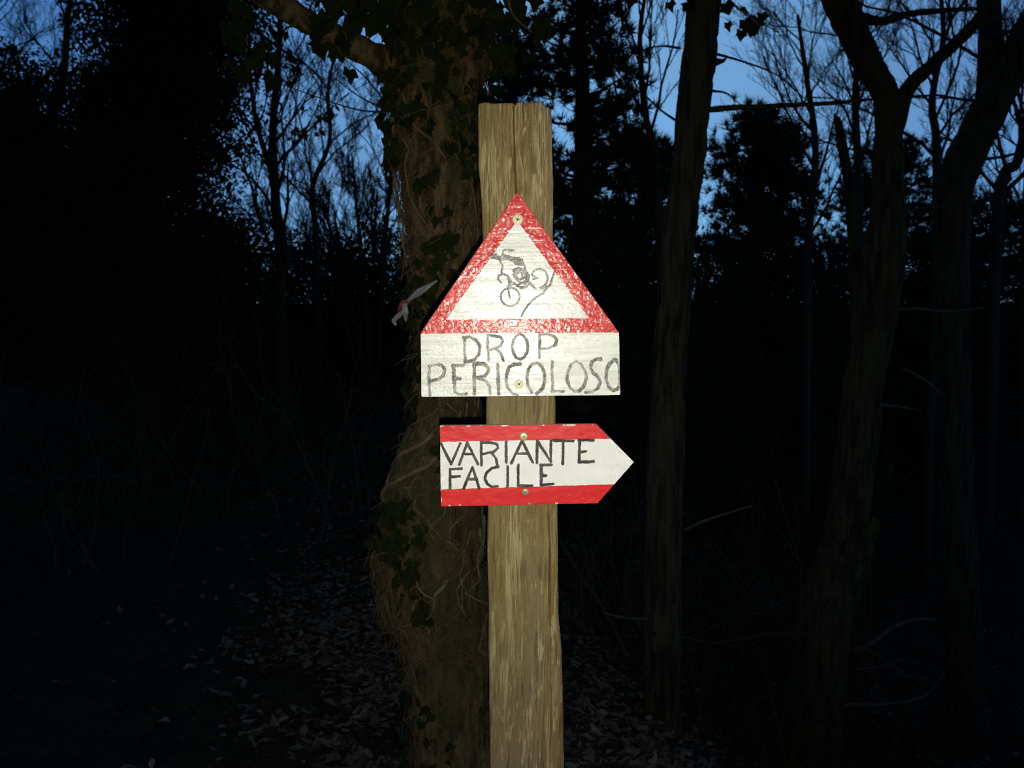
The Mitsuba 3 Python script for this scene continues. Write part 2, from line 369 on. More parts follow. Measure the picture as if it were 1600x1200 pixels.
def trunk_mesh(rows, Y, sides=40, per=14, amp=0.012, freq=14, stretch=0.3, seed=0, foot=True, ridges=0.0):
    """A trunk from its left and right edges at several heights (photograph rows), its near side at distance Y."""
    pts, rad = [], []
    for py, l, r in rows:
        a, b = P(l, py, Y), P(r, py, Y)
        c = (a + b) / 2
        pts.append(c)
        rad.append((b[0] - a[0]) / 2)
    pts, rad = np.array(pts), np.array(rad)
    pts[:, 1] = Y + rad.mean()
    if foot:
        g = float(gz(pts[-1][0], pts[-1][1]))
        if pts[-1][2] > g:
            d = (pts[-1] - pts[-2]) / np.linalg.norm(pts[-1] - pts[-2])
            k = (pts[-1][2] - g) / max(-d[2], 0.3)
            mid, low = pts[-1] + d * k * 0.6, pts[-1] + d * (k + 0.15)
            pts, rad = np.vstack([pts, mid, low]), np.append(rad, [rad[-1] * 1.05, rad[-1] * 1.45])
    n = per * len(pts)
    v, f = tube(pts, rad, sides, n)
    s = np.linspace(0, len(pts) - 1, n)
    ctr = v.reshape(n, sides, 3).mean(1).repeat(sides, 0)
    out = v - ctr
    out /= np.linalg.norm(out, axis=1, keepdims=True) + 1e-9
    h = meshkit.fbm(v * np.array([1, 1, stretch]) * freq, 4, seed) - 0.5
    h += 0.6 * (meshkit.fbm(v * np.array([1, 1, 0.7]) * 4, 2, seed + 5) - 0.5)
    if ridges:
        rg = np.abs(meshkit.fbm(v * np.array([1, 1, 0.14]) * 32, 3, seed + 9) - 0.5) * 2
        h -= ridges * (1 - np.clip(rg * 4, 0, 1))
    return (v + out * (2 * amp * h)[:, None], f), pts, rad


def grow(rng, p, d, L, r, nch, out, spread=0.6, up=0.12, wig=0.16, ratio=0.62, tip=0.35, level=0, rmin=0.0012, start=0.2):
    """A branch with its branches: out[level] collects (points, radii)."""
    n = 8 if level == 0 else 6 if level == 1 else 5 if level == 2 else 4
    pts, q, e = [p], p, d / np.linalg.norm(d)
    for _ in range(n - 1):
        e = e + rng.normal(0, wig, 3) + np.array([0, 0, up * wig])
        e /= np.linalg.norm(e)
        q = q + e * L / (n - 1)
        pts.append(q)
    pts = np.array(pts)
    out.setdefault(level, []).append((pts, np.maximum(np.linspace(r, r * tip, n), rmin)))
    if level < len(nch):
        for t in start + (1 - start) * (np.arange(nch[level]) + rng.uniform(0, 1, nch[level])) / nch[level]:
            s = t * (n - 1)
            i = min(int(s), n - 2)
            b = pts[i] + (pts[i + 1] - pts[i]) * (s - i)
            ax = pts[i + 1] - pts[i]
            ax /= np.linalg.norm(ax)
            w = rng.normal(0, 1, 3)
            w -= ax * (w @ ax)
            w /= np.linalg.norm(w) + 1e-9
            a = spread * rng.uniform(0.65, 1.35)
            dd = ax * math.cos(a) + w * math.sin(a) + np.array([0, 0, up])
            grow(rng, b, dd, L * ratio * rng.uniform(0.6, 1.15) * (1.15 - 0.5 * t), max(r * (1 - (1 - tip) * t) * 0.62, rmin), nch, out, spread, up, wig, ratio, tip, level + 1, rmin)
    return out


def branch_mesh(out, levels=None, sides=(8, 6, 4, 3, 3, 3)):
    ms = []
    for lv, items in out.items():
        if levels is None or lv in levels:
            ms.append(tubes(np.array([a for a, _ in items]), np.array([b for _, b in items]), sides[min(lv, 5)]))
    return join(ms)


def blades(base, d, length, width, rng, bend=0.0):
    """Thin three-cornered blades (needles, grass) from base points along directions."""
    w = np.cross(d, rng.normal(0, 1, d.shape))
    w /= np.linalg.norm(w, axis=1, keepdims=True) + 1e-9
    L, W = np.asarray(length)[:, None], np.asarray(width)[:, None]
    tipp = base + d * L + np.array([0, 0, -1]) * bend * L
    v = np.stack([base - w * W / 2, base + w * W / 2, tipp], 1).reshape(-1, 3)
    return v, np.arange(len(v)).reshape(-1, 3)


def cards(c, size, rng, aspect=0.5, flat=0.3, fold=0.25, light=False):
    """Folded leaf shapes (four triangles each) at the points c."""
    n = len(c)
    a = rng.normal(0, 1, (n, 3))
    a /= np.linalg.norm(a, axis=1, keepdims=True)
    u = rng.normal(0, 1, (n, 3))
    u[:, 2] += flat * 3
    b = np.cross(a, u)
    b /= np.linalg.norm(b, axis=1, keepdims=True) + 1e-9
    nn = np.cross(a, b)
    s = np.asarray(size)[:, None]
    v = np.stack([c - a * s / 2, c + b * s * aspect / 2 + nn * s * fold * 0.3, c + a * s / 2, c - b * s * aspect / 2 + nn * s * fold * 0.3, c], 1)
    if light:
        return v[:, :4].reshape(-1, 3), (np.array([[0, 1, 2], [0, 2, 3]])[None] + (np.arange(n) * 4)[:, None, None]).reshape(-1, 3)
    v = v.reshape(-1, 3)
    f = np.array([[0, 1, 4], [1, 2, 4], [2, 3, 4], [3, 0, 4]])
    return v, (f[None] + (np.arange(n) * 5)[:, None, None]).reshape(-1, 3)


IVY = np.array([(0, 0), (0.16, -0.13), (0.42, -0.16), (0.44, 0.12), (0.54, 0.40), (0.31, 0.50), (0.0, 0.98), (-0.31, 0.50), (-0.54, 0.40), (-0.44, 0.12), (-0.42, -0.16), (-0.16, -0.13)])


def ivy_leaf(pos, tip, normal, size, rng):
    """One five-lobed ivy leaf with a folded midrib: pos the stalk end, tip the direction of its point."""
    t = tip / np.linalg.norm(tip)
    n = normal - t * (normal @ t)
    n /= np.linalg.norm(n) + 1e-9
    s = np.cross(t, n)
    k = IVY * rng.uniform(0.85, 1.15, (12, 1))
    droop, fold = rng.uniform(0.05, 0.3), rng.uniform(0.05, 0.35)
    w = np.vstack([k, [[0, 0.3]]])
    h = -droop * w[:, 1] ** 2 + fold * np.abs(w[:, 0])
    v = pos + size * (w[:, :1] * s + w[:, 1:] * t + h[:, None] * n)
    f = [[12, i, (i + 1) % 12] for i in range(12)]
    stalk = np.array([pos, pos - size * 0.35 * t + 0.2 * size * n * 0, pos - size * 0.6 * t - n * size * 0.25])
    return join([(v, np.array(f)), tubes(stalk[None], np.full((1, 3), size * 0.022), 3)])


def in_poly(poly, n, rng):
    x0, y0, x1, y1 = poly.bounds
    out = []
    while len(out) < n:
        q = rng.uniform((x0, y0), (x1, y1), (4 * n, 2))
        out += q[shapely.contains_xy(poly, q[:, 0], q[:, 1])].tolist()
    return np.array(out[:n])


# ------------------------------------------------------------------ the setting
xs = np.concatenate([np.linspace(-110, -9, 30), np.linspace(-8.6, 8.6, 130), np.linspace(9, 110, 30)])
ys = np.concatenate([np.linspace(-60, -1, 14), np.linspace(-0.5, 14, 120), np.linspace(15, 150, 45)])
X, Yg = np.meshgrid(xs, ys)
Z = gz(X, Yg)
nx = len(xs)
ii, jj = np.meshgrid(np.arange(len(ys) - 1), np.arange(nx - 1), indexing='ij')
q = np.stack([ii * nx + jj, ii * nx + jj + 1, (ii + 1) * nx + jj + 1, (ii + 1) * nx + jj], -1).reshape(-1, 4)
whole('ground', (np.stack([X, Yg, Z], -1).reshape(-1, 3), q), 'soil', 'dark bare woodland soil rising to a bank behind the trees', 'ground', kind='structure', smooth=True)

# ------------------------------------------------------------------ the post with its boards
def post_mesh():
    rows = [(160, 747, 861), (200, 746.5, 862), (262, 747, 863), (283, 750, 864), (400, 755, 865), (560, 759, 866.5), (700, 760, 869), (800, 762, 871.5), (900, 762.5, 872.5), (960, 763, 873), (1010, 763.5, 877), (1100, 764.5, 880), (1200, 766, 882.5), (1500, 770, 887)]
    front, depth, rc = 1.3245, 0.062, 0.007
    zs = np.array([P(800, py, front)[2] for py, _, _ in rows])
    le = np.array([P(l, py, front)[0] for py, l, _ in rows])
    ri = np.array([P(r, py, front)[0] for py, _, r in rows])
    top = zs[0]
    h = np.concatenate([np.linspace(top, top - 0.06, 20), np.linspace(top - 0.064, 0.9, 130), np.linspace(0.88, -0.35, 30)])
    split = (802.0 - 747) / 114
    u = np.unique(np.concatenate([np.linspace(0.02, 0.98, 40), split + np.array([-0.03, -0.014, -0.007, -0.003, 0, 0.003, 0.007, 0.014, 0.03]), 0.925 + np.array([-0.022, -0.011, -0.005, 0, 0.005, 0.011, 0.022])]))
    rings = []
    for z in h:
        l, r = np.interp(-z, -zs, le), np.interp(-z, -zs, ri)
        w = r - l
        x = l + rc + (w - 2 * rc) * u
        zz = np.full(len(u), z)
        y = front + 0.0022 * (meshkit.fbm(np.stack([x * 60, zz * 4, 0 * x], 1), 3, 4) - 0.5) * 2
        open_ = np.interp(z, [1.60, 1.68, top], [0.0, 0.55, 1.0])
        y = y + 0.016 * open_ * np.clip(1 - np.abs(u - split) / 0.013, 0, 1)
        crack = np.interp(z, [1.005, 1.06, 1.15, 1.27, 1.33], [0, 0.8, 1.0, 0.5, 0])
        y = y + 0.008 * crack * np.clip(1 - np.abs(u - 0.925 - 0.012 * math.sin(z * 23)) / 0.016, 0, 1)
        edge = []
        for sx, cx, a0 in ((1, r - rc, -90), (1, r - rc, 0), (-1, l + rc, 90), (-1, l + rc, 180)):
            cy = front + rc if a0 in (-90, 180) else front + depth - rc
            edge.append([(cx + rc * math.cos(math.radians(a0 + k * 22.5)), cy + rc * math.sin(math.radians(a0 + k * 22.5))) for k in range(5)])
        back = np.stack([x[::-4], np.full(len(x[::-4]), front + depth)], 1)
        loop = np.vstack([np.stack([x, y], 1), edge[0], edge[1], back, edge[2], edge[3]])
        wob = 0.0016 * (meshkit.fbm(np.stack([loop[:, 0] * 9, loop[:, 1] * 9, np.full(len(loop), z * 12)], 1), 3, 6) - 0.5)
        loop[:, 0] += wob * 2
        rings.append(np.column_stack([loop, np.full(len(loop), z)]))
    m = len(rings[0])
    v = np.array(rings)
    # the sawn end: ragged, nicked at the split and worn at the right corner
    lowered = lambda q: 0.0035 * meshkit.fbm(q * np.array([70, 70, 0]), 3, 2) + 0.006 * np.clip(1 - np.abs(q[:, 0] - 0.0035) / 0.0035, 0, 1) + 0.005 * np.clip((q[:, 0] - 0.044) / 0.003, 0, 1)
    for i in range(8):
        v[i, :, 2] -= lowered(v[0]) * (1 - i / 8)
    mid = v[0].mean(0)
    inner = mid + (v[0] - mid) * 0.94
    inner[:, 2] = v[0][:, 2] + 0.0016
    v = np.concatenate([inner[None], v])
    n = len(v)
    v = np.vstack([v.reshape(-1, 3), inner.mean(0)[None]])
    i, j = np.meshgrid(np.arange(n - 1), np.arange(m), indexing='ij')
    q = np.stack([i * m + j, (i + 1) * m + j, (i + 1) * m + (j + 1) % m, i * m + (j + 1) % m], -1).reshape(-1, 4)
    f = np.vstack([q[:, [0, 1, 2]], q[:, [0, 2, 3]], np.stack([np.full(m, n * m), np.arange(m), (np.arange(m) + 1) % m], 1)])
    return v, f


whole('sign_post', post_mesh(), 'post_wood', 'weathered square wooden post with a split top carrying two painted boards', 'post', smooth=35)


def board(outline, Y, thick, bevel, corner):
    poly = Polygon([xz(px, py, Y) for px, py in outline]).buffer(-corner).buffer(corner, quad_segs=5)
    pts = []
    for inset, y in ((bevel, Y), (bevel * 0.3, Y + bevel * 0.3), (0, Y + bevel), (0, Y + thick)):
        c = np.array(poly.buffer(-inset).exterior.coords)[:-1]
        pts.append(np.column_stack([c[:, 0], np.full(len(c), y), c[:, 1]]))
    return trimesh.convex.convex_hull(np.vstack(pts))


def screw(px, py, Y, r, key, m, turn=20):
    c = P(px, py, Y)
    head = m3.Manifold.sphere(1.0, 40).scale((r, r * 0.30, r)) ^ m3.Manifold.cube((4 * r, r, 4 * r), True).translate((0, -r * 0.5 + 0.0002, 0))
    cut = m3.Manifold.cube((r * 0.95, r, r * 0.2), True) + m3.Manifold.cube((r * 0.2, r, r * 0.95), True)
    head = head - cut.rotate((0, turn, 0)).translate((0, -r * 0.60, 0))
    k = part('screw', head.translate(tuple(c)), m, key, smooth=30)
    ring_ = m3.Manifold.cube((r * 0.86, r * 0.05, r * 0.17), True) + m3.Manifold.cube((r * 0.17, r * 0.05, r * 0.86), True)
    return part('recess', ring_.rotate((0, turn, 0)).translate((c[0], c[1] - r * 0.115, c[2])), 'dark_recess', k)


k = thing('warning_board', 'white wooden board with red triangle, cyclist drawing and hand-lettered DROP PERICOLOSO', 'sign')
part('panel', board([(808, 299), (967.5, 520), (969.5, 617.5), (658, 620.5), (657, 520)], BY, 0.012, 0.0012, 0.003), 'warning_paint', k, smooth=30)
screw(809, 343, BY, 0.0076, k, 'cream_screw')
screw(811, 600, BY, 0.0066, k, 'cream_screw', 50)
k = thing('arrow_board', 'red and white arrow-shaped board pointing right, hand-lettered VARIANTE FACILE', 'sign')
part('panel', board([(687, 665), (689, 791.5), (934, 786.5), (990.5, 722), (932, 662.5)], AY, 0.0095, 0.0008, 0.0012), 'arrow_paint', k, smooth=30)
screw(818.5, 682, AY, 0.0066, k, 'brass')
screw(821, 768.5, AY, 0.0052, k, 'tarnished_steel', 40)

# ------------------------------------------------------------------ the ivy-clad tree behind the post
rng = np.random.default_rng(11)
IV = 2.6
ROWS = [(-160, 600, 765), (0, 606, 760), (100, 606, 756), (200, 612, 752), (300, 618, 754), (400, 632, 746), (500, 644, 744), (600, 647, 738), (660, 640, 738), (720, 616, 742), (780, 596, 742),
        (840, 584, 744), (900, 580, 746), (950, 588, 756), (990, 610, 764), (1040, 628, 768), (1100, 634, 770), (1200, 636, 774), (1330, 630, 782)]
mesh, IC, IR = trunk_mesh(ROWS, IV, sides=110, per=22, amp=0.017, freq=17, stretch=0.45, seed=3)
ivy_tree = thing('ivy_tree', 'thick crooked trunk wrapped in ivy roots right behind the wooden post', 'tree')
part('trunk', mesh, 'ivy_bark', ivy_tree, smooth=True)
limb = [P(680, 190, 2.72), P(632, 128, 2.72), P(590, 92, 2.7), P(540, 66, 2.68), P(490, 38, 2.66), P(440, 10, 2.62), P(380, -22, 2.58), P(300, -60, 2.5)]
part('limb', tube(limb, [0.052, 0.046, 0.041, 0.037, 0.034, 0.033, 0.031, 0.028], 22, 90, 0.22, 4), 'ivy_bark', ivy_tree, smooth=True)
for a, b, c in (((606, 165), (570, 120), (535, 90)), ((606, 172), (560, 150), (505, 108)), ((604, 176), (545, 168), (430, 128))):
    part('twig', tube([P(*a, 2.75), P(*b, 2.8), P(*c, 2.9)], [0.0035, 0.0025, 0.0012], 5, 14), 'twig_bark', ivy_tree)


def on_trunk(s, th, off=0.0):
    """A point on the ivy trunk's surface: s row position, th angle (0 = facing the camera), with its outward normal."""
    k = np.arange(len(IC))
    c = np.array([np.interp(s, k, IC[:, i]) for i in range(3)])
    r = np.interp(s, k, IR)
    n = np.array([math.sin(th), -math.cos(th), 0])
    return c + n * (r + off), n


ivy = thing('climbing_ivy', 'ivy with dark lobed leaves and matted roots climbing the crooked trunk', 'ivy')
for _ in range(34):
    s, th, pts = rng.uniform(1, 14), rng.uniform(-1.5, 1.5), []
    dth, off = rng.normal(0, 0.04), rng.uniform(0.008, 0.02)
    for _ in range(rng.integers(7, 13)):
        pts.append(on_trunk(s, th, off + rng.normal(0, 0.003))[0])
        s, dth = s + rng.uniform(0.16, 0.30), 0.8 * dth + rng.normal(0, 0.10)
        th = float(np.clip(th + dth, -1.6, 1.6))
    r = rng.uniform(0.0018, 0.0042) * (2.0 if rng.uniform() < 0.2 else 1.0)
    part('stem', tube(pts, np.linspace(r, r * 0.5, len(pts)), 6, 5 * len(pts)), 'vine_bark', ivy, smooth=True)
hair_p, hair_r = [], []
for _ in range(5200):
    s, th = rng.uniform(0.5, 18.3), rng.uniform(-1.75, 1.75)
    a, n = on_trunk(s, th, rng.uniform(-0.006, 0.012))
    d = np.array([n[1], -n[0], 0]) * rng.normal(0, 0.6) + np.array([0, 0, -rng.uniform(0.3, 1)]) + n * rng.uniform(-0.1, 0.35)
    L = rng.uniform(0.03, 0.11)
    curl = rng.normal(0, 0.25, 3)
    hair_p.append([a, a + d * L * 0.5 + curl * L * 0.3, a + d * L - n * 0.006])
    w = rng.uniform(0.0006, 0.0019)
    hair_r.append([w, w, w * 0.5])
key = part('root_mat', tubes(hair_p, hair_r, 3), 'root_hair', ivy)
labels[key] = {'label': 'matted brown ivy roots clinging to the bark', 'kind': 'stuff'}

near_leaves, trunk_leaves = [], []
for _ in range(1250):  # leaves flat on the trunk, in patches
    s, th = rng.uniform(1.0, 18.0), rng.uniform(-1.6, 1.6)
    p, n = on_trunk(s, th, rng.uniform(0.012, 0.04))
    dense = meshkit.fbm(np.array([[p[0] * 6, p[1] * 6, p[2] * 4.5]]), 2, 12)[0]
    if dense < (0.44 if s < 7 else 0.56):
        continue
    tip = np.array([rng.normal(0, 0.5), 0, -1.0]) + n * rng.uniform(0, 0.4)
    trunk_leaves.append(ivy_leaf(p, tip, n + rng.normal(0, 0.45, 3), rng.uniform(0.022, 0.048), rng))
for x0, x1, y0, y1, n, Y in ((500, 620, -30, 55, 46, 2.62), (610, 760, -30, 60, 24, 2.5), (735, 800, -20, 110, 44, 2.66), (790, 850, -30, 60, 26, 2.8), (470, 560, 40, 90, 10, 2.66), (360, 410, 10, 110, 26, 2.6), (590, 625, 110, 215, 14, 2.66)):
    for _ in range(n):
        p = P(rng.uniform(x0, x1), rng.uniform(y0, y1), Y) + np.array([0, rng.normal(0, 0.10), 0])
        near_leaves.append(ivy_leaf(p, np.array([rng.normal(0, 0.45), rng.normal(0, 0.3), -1]), np.array([rng.normal(0, 0.6), -1, rng.normal(0.3, 0.4)]), rng.uniform(0.034, 0.062), rng))
near_leaves += trunk_leaves
for m in near_leaves[:300]:
    part('leaf', m, 'ivy_green', ivy)
if near_leaves[300:]:
    key = part('leaves', join(near_leaves[300:]), 'ivy_green', ivy)
    labels[key] = {'label': 'more dark ivy leaves', 'kind': 'stuff'}
for pts in ([(745, -30), (760, 40), (768, 110)], [(790, -30), (800, 20), (830, 50)], [(560, -30), (548, 20), (530, 50)], [(600, -30), (590, 20), (596, 60)], [(372, -20), (385, 50), (378, 130)]):
    part('stem', tube([P(*p, 2.66) for p in pts], [0.004, 0.003, 0.002], 6, 16), 'vine_bark', ivy)

# unseen crown added to the ivy tree above the frame, to darken the ground
crng = np.random.default_rng(19)
c = []
while len(c) < 900:
    q = crng.uniform((-6.5, -5.5, 3.4), (6.5, 8.5, 7.0))
    if q[2] > 2.1 + max(q[1], 1.5) * 0.50 and meshkit.fbm(q[None] * 0.9, 2, 4)[0] > 0.40:
        c.append(q)
c = np.array(c)
part('upper_trunk', tube([IC[0], IC[0] + np.array([-0.1, 0.1, 1.2]), IC[0] + np.array([0.1, 0.0, 3.2])], [IR[0], 0.17, 0.10], 20, 24, 0.15, 2), 'ivy_bark', ivy_tree, smooth=True)
hub = IC[0] + np.array([0, 0, 1.0]) * np.clip(c[:, 2:3] - 1.6 - IC[0][2], 0.4, 2.8)
part('branches', tubes(np.stack([hub, (hub + c) / 2 + (0, 0, 0.35), c], 1), np.tile([0.03, 0.018, 0.006], (len(c), 1)), 4), 'twig_bark', ivy_tree)  # limbs holding up the added shade crown
pos = np.repeat(c, 26, 0) + crng.normal(0, 0.3, (len(c) * 26, 3)) * (1, 1, 0.5)
key = part('leaves', cards(pos, crng.uniform(0.09, 0.17, len(pos)), crng, 0.65, 0.6, light=True), 'ivy_green', ivy_tree)
labels[key] = {'label': 'unseen crown leaves added over the ivy tree to shade the ground', 'kind': 'stuff'}

# the scrap of barrier tape on the trunk
tape = thing('barrier_tape', 'torn white and red plastic tape scrap knotted on the ivy trunk left of the signs', 'tape')


def ribbon(pts, widths, Y, lift, thick=0.0006, seed=0):
    c = np.array([P(px, py, Y) for px, py in pts]) + np.array([[0, -l, 0] for l in lift])
    s = np.linspace(0, len(c) - 1, 24)
    c = np.stack([np.interp(s, np.arange(len(c)), c[:, i]) for i in range(3)], 1)
    w = np.interp(s, np.arange(len(widths)), widths)
    t = np.gradient(c, axis=0)
    t /= np.linalg.norm(t, axis=1, keepdims=True)
    side = np.cross(t, [0, -1.0, 0.25])
    side /= np.linalg.norm(side, axis=1, keepdims=True)
    nn = np.cross(side, t)
    crease = 0.35 * w * np.sin(s * 2.1 + seed)
    L, R, M = c - side * w[:, None] / 2, c + side * w[:, None] / 2, c + nn * crease[:, None] * 0.4
    v = np.concatenate([L, M, R, R + nn * thick, M + nn * thick, L + nn * thick])
    n = len(s)
    f = []
    for a, b in ((0, 1), (1, 2), (2, 3), (3, 4), (4, 5), (5, 0)):
        i = np.arange(n - 1)
        f.append(np.stack([a * n + i, a * n + i + 1, b * n + i + 1, b * n + i], 1))
    return v, np.vstack(f)


part('strip', ribbon([(684, 439), (672, 447), (655, 458), (638, 470)], [0.005, 0.012, 0.021, 0.006], 2.585, [0.02, 0.03, 0.03, 0.012]), 'white_tape', tape)
part('knot', ribbon([(640, 468), (634, 474), (628, 478), (622, 486)], [0.010, 0.022, 0.018, 0.006], 2.60, [0.01, 0.02, 0.015, 0.0], seed=2), 'red_tape', tape)
part('end', ribbon([(633, 474), (634, 488), (634, 502)], [0.012, 0.018, 0.004], 2.59, [0.01, 0.012, 0.0], seed=1), 'white_tape', tape)
part('end', ribbon([(632, 486), (622, 494), (614, 501), (618, 508)], [0.012, 0.015, 0.012, 0.006], 2.60, [0.01, 0.0, -0.01, -0.01], seed=3), 'white_tape', tape)


# ------------------------------------------------------------------ trunks right of the post
def twiggy(key, name, rng, starts, m='twig_bark', **kw):
    """Bare side branches, each start (point, direction, length, radius, children) grown with its twigs into one part."""
    for p, d, L, r, nch in starts:
        part(name, branch_mesh(grow(rng, np.asarray(p, float), np.asarray(d, float), L, r, nch, {}, **kw)), m, key)


rng = np.random.default_rng(21)
straight = thing('straight_tree', 'tall straight slightly leaning trunk with a broken level branch, first right of the post', 'tree')
CY = 4.2
mesh, SC, SR = trunk_mesh([(-260, 1092, 1142), (0, 1078, 1133), (100, 1069, 1124), (165, 1063, 1116), (250, 1055, 1107), (400, 1036, 1090), (600, 1022, 1078), (800, 1012, 1072), (1000, 1010, 1070), (1200, 1008, 1070), (1400, 1004, 1074)], CY, 48, 16, 0.006, 26, 0.15, 6, ridges=0.9)
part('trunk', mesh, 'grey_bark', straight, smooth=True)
part('broken_branch', tube([P(1100, 172, 4.26), P(1150, 168, 4.2), P(1240, 164, 4.12), P(1300, 161, 4.05), P(1364, 155, 4.0)], [0.016, 0.0125, 0.0105, 0.0095, 0.005], 10, 60, 0.45, 3), 'mossy_bark', straight, smooth=True)
part('stub', tube([P(1106, 98, 4.25), P(1126, 96, 4.2), P(1134, 92, 4.2)], [0.03, 0.012, 0.006], 8, 14), 'grey_bark', straight, smooth=True)
for pts in ([(1112, 142), (1135, 146), (1158, 164)], [(1116, 84), (1160, 96), (1215, 118), (1262, 158)], [(1062, 75), (1030, 72), (990, 82)], [(1058, 190), (1030, 170), (1000, 140), (970, 100)]):
    part('twig', tube([P(*p, 4.2 + 0.1 * i) for i, p in enumerate(pts)], np.linspace(0.007, 0.002, len(pts)), 5, 18, 0.3), 'twig_bark', straight)
part('dead_branch', tube([P(1070, 828, 4.2), P(1095, 816, 4.05), P(1130, 804, 3.95), P(1175, 790, 3.85)], [0.008, 0.007, 0.005, 0.002], 7, 24, 0.3), 'pale_stick', straight)
part('dead_branch', tube([P(1012, 967, 4.25), P(985, 966, 4.1), P(960, 962, 4.0), P(940, 956, 3.9)], [0.007, 0.006, 0.005, 0.002], 7, 24, 0.3), 'pale_stick', straight)
hang = thing('climbing_ivy', 'small sprig of ivy leaves hanging beside the top of the straight trunk', 'ivy')
part('stem', tube([P(1122, -20, 4.15), P(1150, 10, 4.0), P(1172, 26, 3.95), P(1186, 40, 3.95)], [0.006, 0.005, 0.004, 0.002], 6, 18), 'vine_bark', hang)
for px, py, s in ((1160, 20, 0.09), (1163, 40, 0.10), (1184, 36, 0.12), (1178, 52, 0.09), (1158, 56, 0.08), (1137, 44, 0.06), (1133, 14, 0.10), (1074, 12, 0.10), (1047, 12, 0.08), (988, 2, 0.09), (1190, 30, 0.08)):
    part('leaf', ivy_leaf(P(px, py - 8, 3.98 + rng.normal(0, 0.05)), np.array([rng.normal(0, 0.25), rng.normal(0, 0.2), -1]), np.array([rng.normal(0, 0.5), -1, 0.2]), s * 0.62, rng), 'ivy_green', hang)

forked = thing('forked_tree', 'mossy leaning trunk that forks into a Y, between the straight trunk and the right edge', 'tree')
FY = 5.2
mesh, FC, FR = trunk_mesh([(-80, 1272, 1326), (0, 1302, 1354), (45, 1326, 1372), (95, 1350, 1396), (140, 1376, 1419), (200, 1381, 1422), (300, 1377, 1426), (400, 1360, 1430), (500, 1347, 1412), (600, 1333, 1396), (800, 1306, 1372), (860, 1296, 1376), (900, 1280, 1364), (1000, 1248, 1340), (1200, 1237, 1326), (1330, 1225, 1335)], FY, 52, 18, 0.010, 18, 0.25, 14, ridges=0.6)
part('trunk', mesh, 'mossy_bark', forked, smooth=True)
fy = FC[4][1]
part('limb', tube([P(1397, 235, fy), P(1402, 190, fy), P(1418, 140, fy), P(1452, 105, fy - 0.1), P(1490, 70, fy - 0.2), P(1522, 38, fy - 0.3), P(1570, -20, fy - 0.4)], [0.03, 0.05, 0.046, 0.037, 0.034, 0.032, 0.03], 20, 70, 0.16, 6), 'mossy_bark', forked, smooth=True)
part('limb', tube([P(1345, 28, fy), P(1380, 33, fy + 0.1), P(1420, 22, fy + 0.2), P(1480, 16, fy + 0.3), P(1560, 12, fy + 0.4)], [0.030, 0.026, 0.021, 0.016, 0.010], 12, 40, 0.25, 7), 'mossy_bark', forked, smooth=True)
part('burr', tube([P(1358, 835, FY - 0.02), P(1364, 822, FY - 0.06), P(1368, 812, FY - 0.07)], [0.05, 0.045, 0.02], 12, 14, 0.2), 'mossy_bark', forked, smooth=True)
for pts, r in (([(1318, 1101), (1380, 1100), (1440, 1090), (1470, 1060), (1490, 1020)], 0.010), ([(1335, 1016), (1360, 1006), (1395, 980), (1430, 968), (1462, 968)], 0.016), ([(1340, 1046), (1380, 1040), (1420, 1028)], 0.007), ([(1395, 485), (1430, 482), (1480, 486), (1540, 480)], 0.009), ([(1410, 575), (1440, 590), (1478, 620)], 0.007), ([(1372, 632), (1410, 636), (1440, 642)], 0.007)):
    part('dead_branch', tube([P(*p, FY + 0.05 - 0.12 * i) for i, p in enumerate(pts)], np.linspace(r, r * 0.35, len(pts)), 7, 30, 0.35), 'pale_stick', forked)
starts = [(P(1335, 20, fy), (-0.5, 0.2, 0.8), 1.3, 0.013, (6, 5, 4)), (P(1375, 100, fy), (-0.7, -0.2, 0.5), 1.1, 0.010, (6, 5, 3)), (P(1460, 100, fy), (0.4, 0.1, 1), 1.2, 0.012, (6, 5, 4)), (P(1500, 60, fy), (0.7, 0.2, 0.5), 1.0, 0.010, (6, 5, 3)), (P(1395, 250, fy), (-0.7, 0.1, 0.35), 0.8, 0.008, (5, 4, 3)), (P(1410, 330, fy), (0.8, 0.1, 0.1), 0.9, 0.008, (5, 4, 3))]
twiggy(forked, 'branch', rng, starts, up=0.1, wig=0.14)

twin = thing('leaning_tree', 'dark two-stemmed tree standing at the right edge, stems parting high up', 'tree')
TY = 6.3
mesh, TC, TR = trunk_mesh([(-30, 1640, 1700), (70, 1584, 1640), (125, 1556, 1610), (180, 1524, 1582), (235, 1496, 1556), (300, 1476, 1532), (400, 1474, 1528), (600, 1478, 1530), (800, 1482, 1536), (1000, 1490, 1548), (1200, 1496, 1560)], TY, 44, 16, 0.010, 18, 0.25, 24, ridges=0.6)
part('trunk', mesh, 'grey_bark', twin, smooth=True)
ty = TC[0][1]
part('limb', tube([P(1512, 290, ty), P(1522, 240, ty), P(1533, 200, ty), P(1544, 150, ty + 0.1), P(1548, 80, ty + 0.1), P(1546, 20, ty + 0.2), P(1540, -60, ty + 0.2)], [0.05, 0.09, 0.09, 0.085, 0.085, 0.08, 0.075], 24, 60, 0.14, 9), 'grey_bark', twin, smooth=True)
starts = [(P(1546, 60, ty), (0.8, 0.3, 0.5), 1.6, 0.016, (6, 6, 4)), (P(1545, 100, ty), (-0.8, 0.1, 0.4), 1.4, 0.014, (6, 6, 4)), (P(1545, 160, ty), (-0.9, 0.2, 0.2), 1.2, 0.012, (6, 5, 4)), (P(1580, 130, ty), (0.7, 0, 0.3), 1.2, 0.014, (6, 5, 4)), (P(1530, 250, ty), (0.9, 0.1, 0.1), 1.2, 0.012, (6, 5, 4)), (P(1540, 0, ty), (-0.5, 0, 0.8), 1.5, 0.014, (6, 6, 4))]
twiggy(twin, 'branch', rng, starts, up=0.05, wig=0.15)

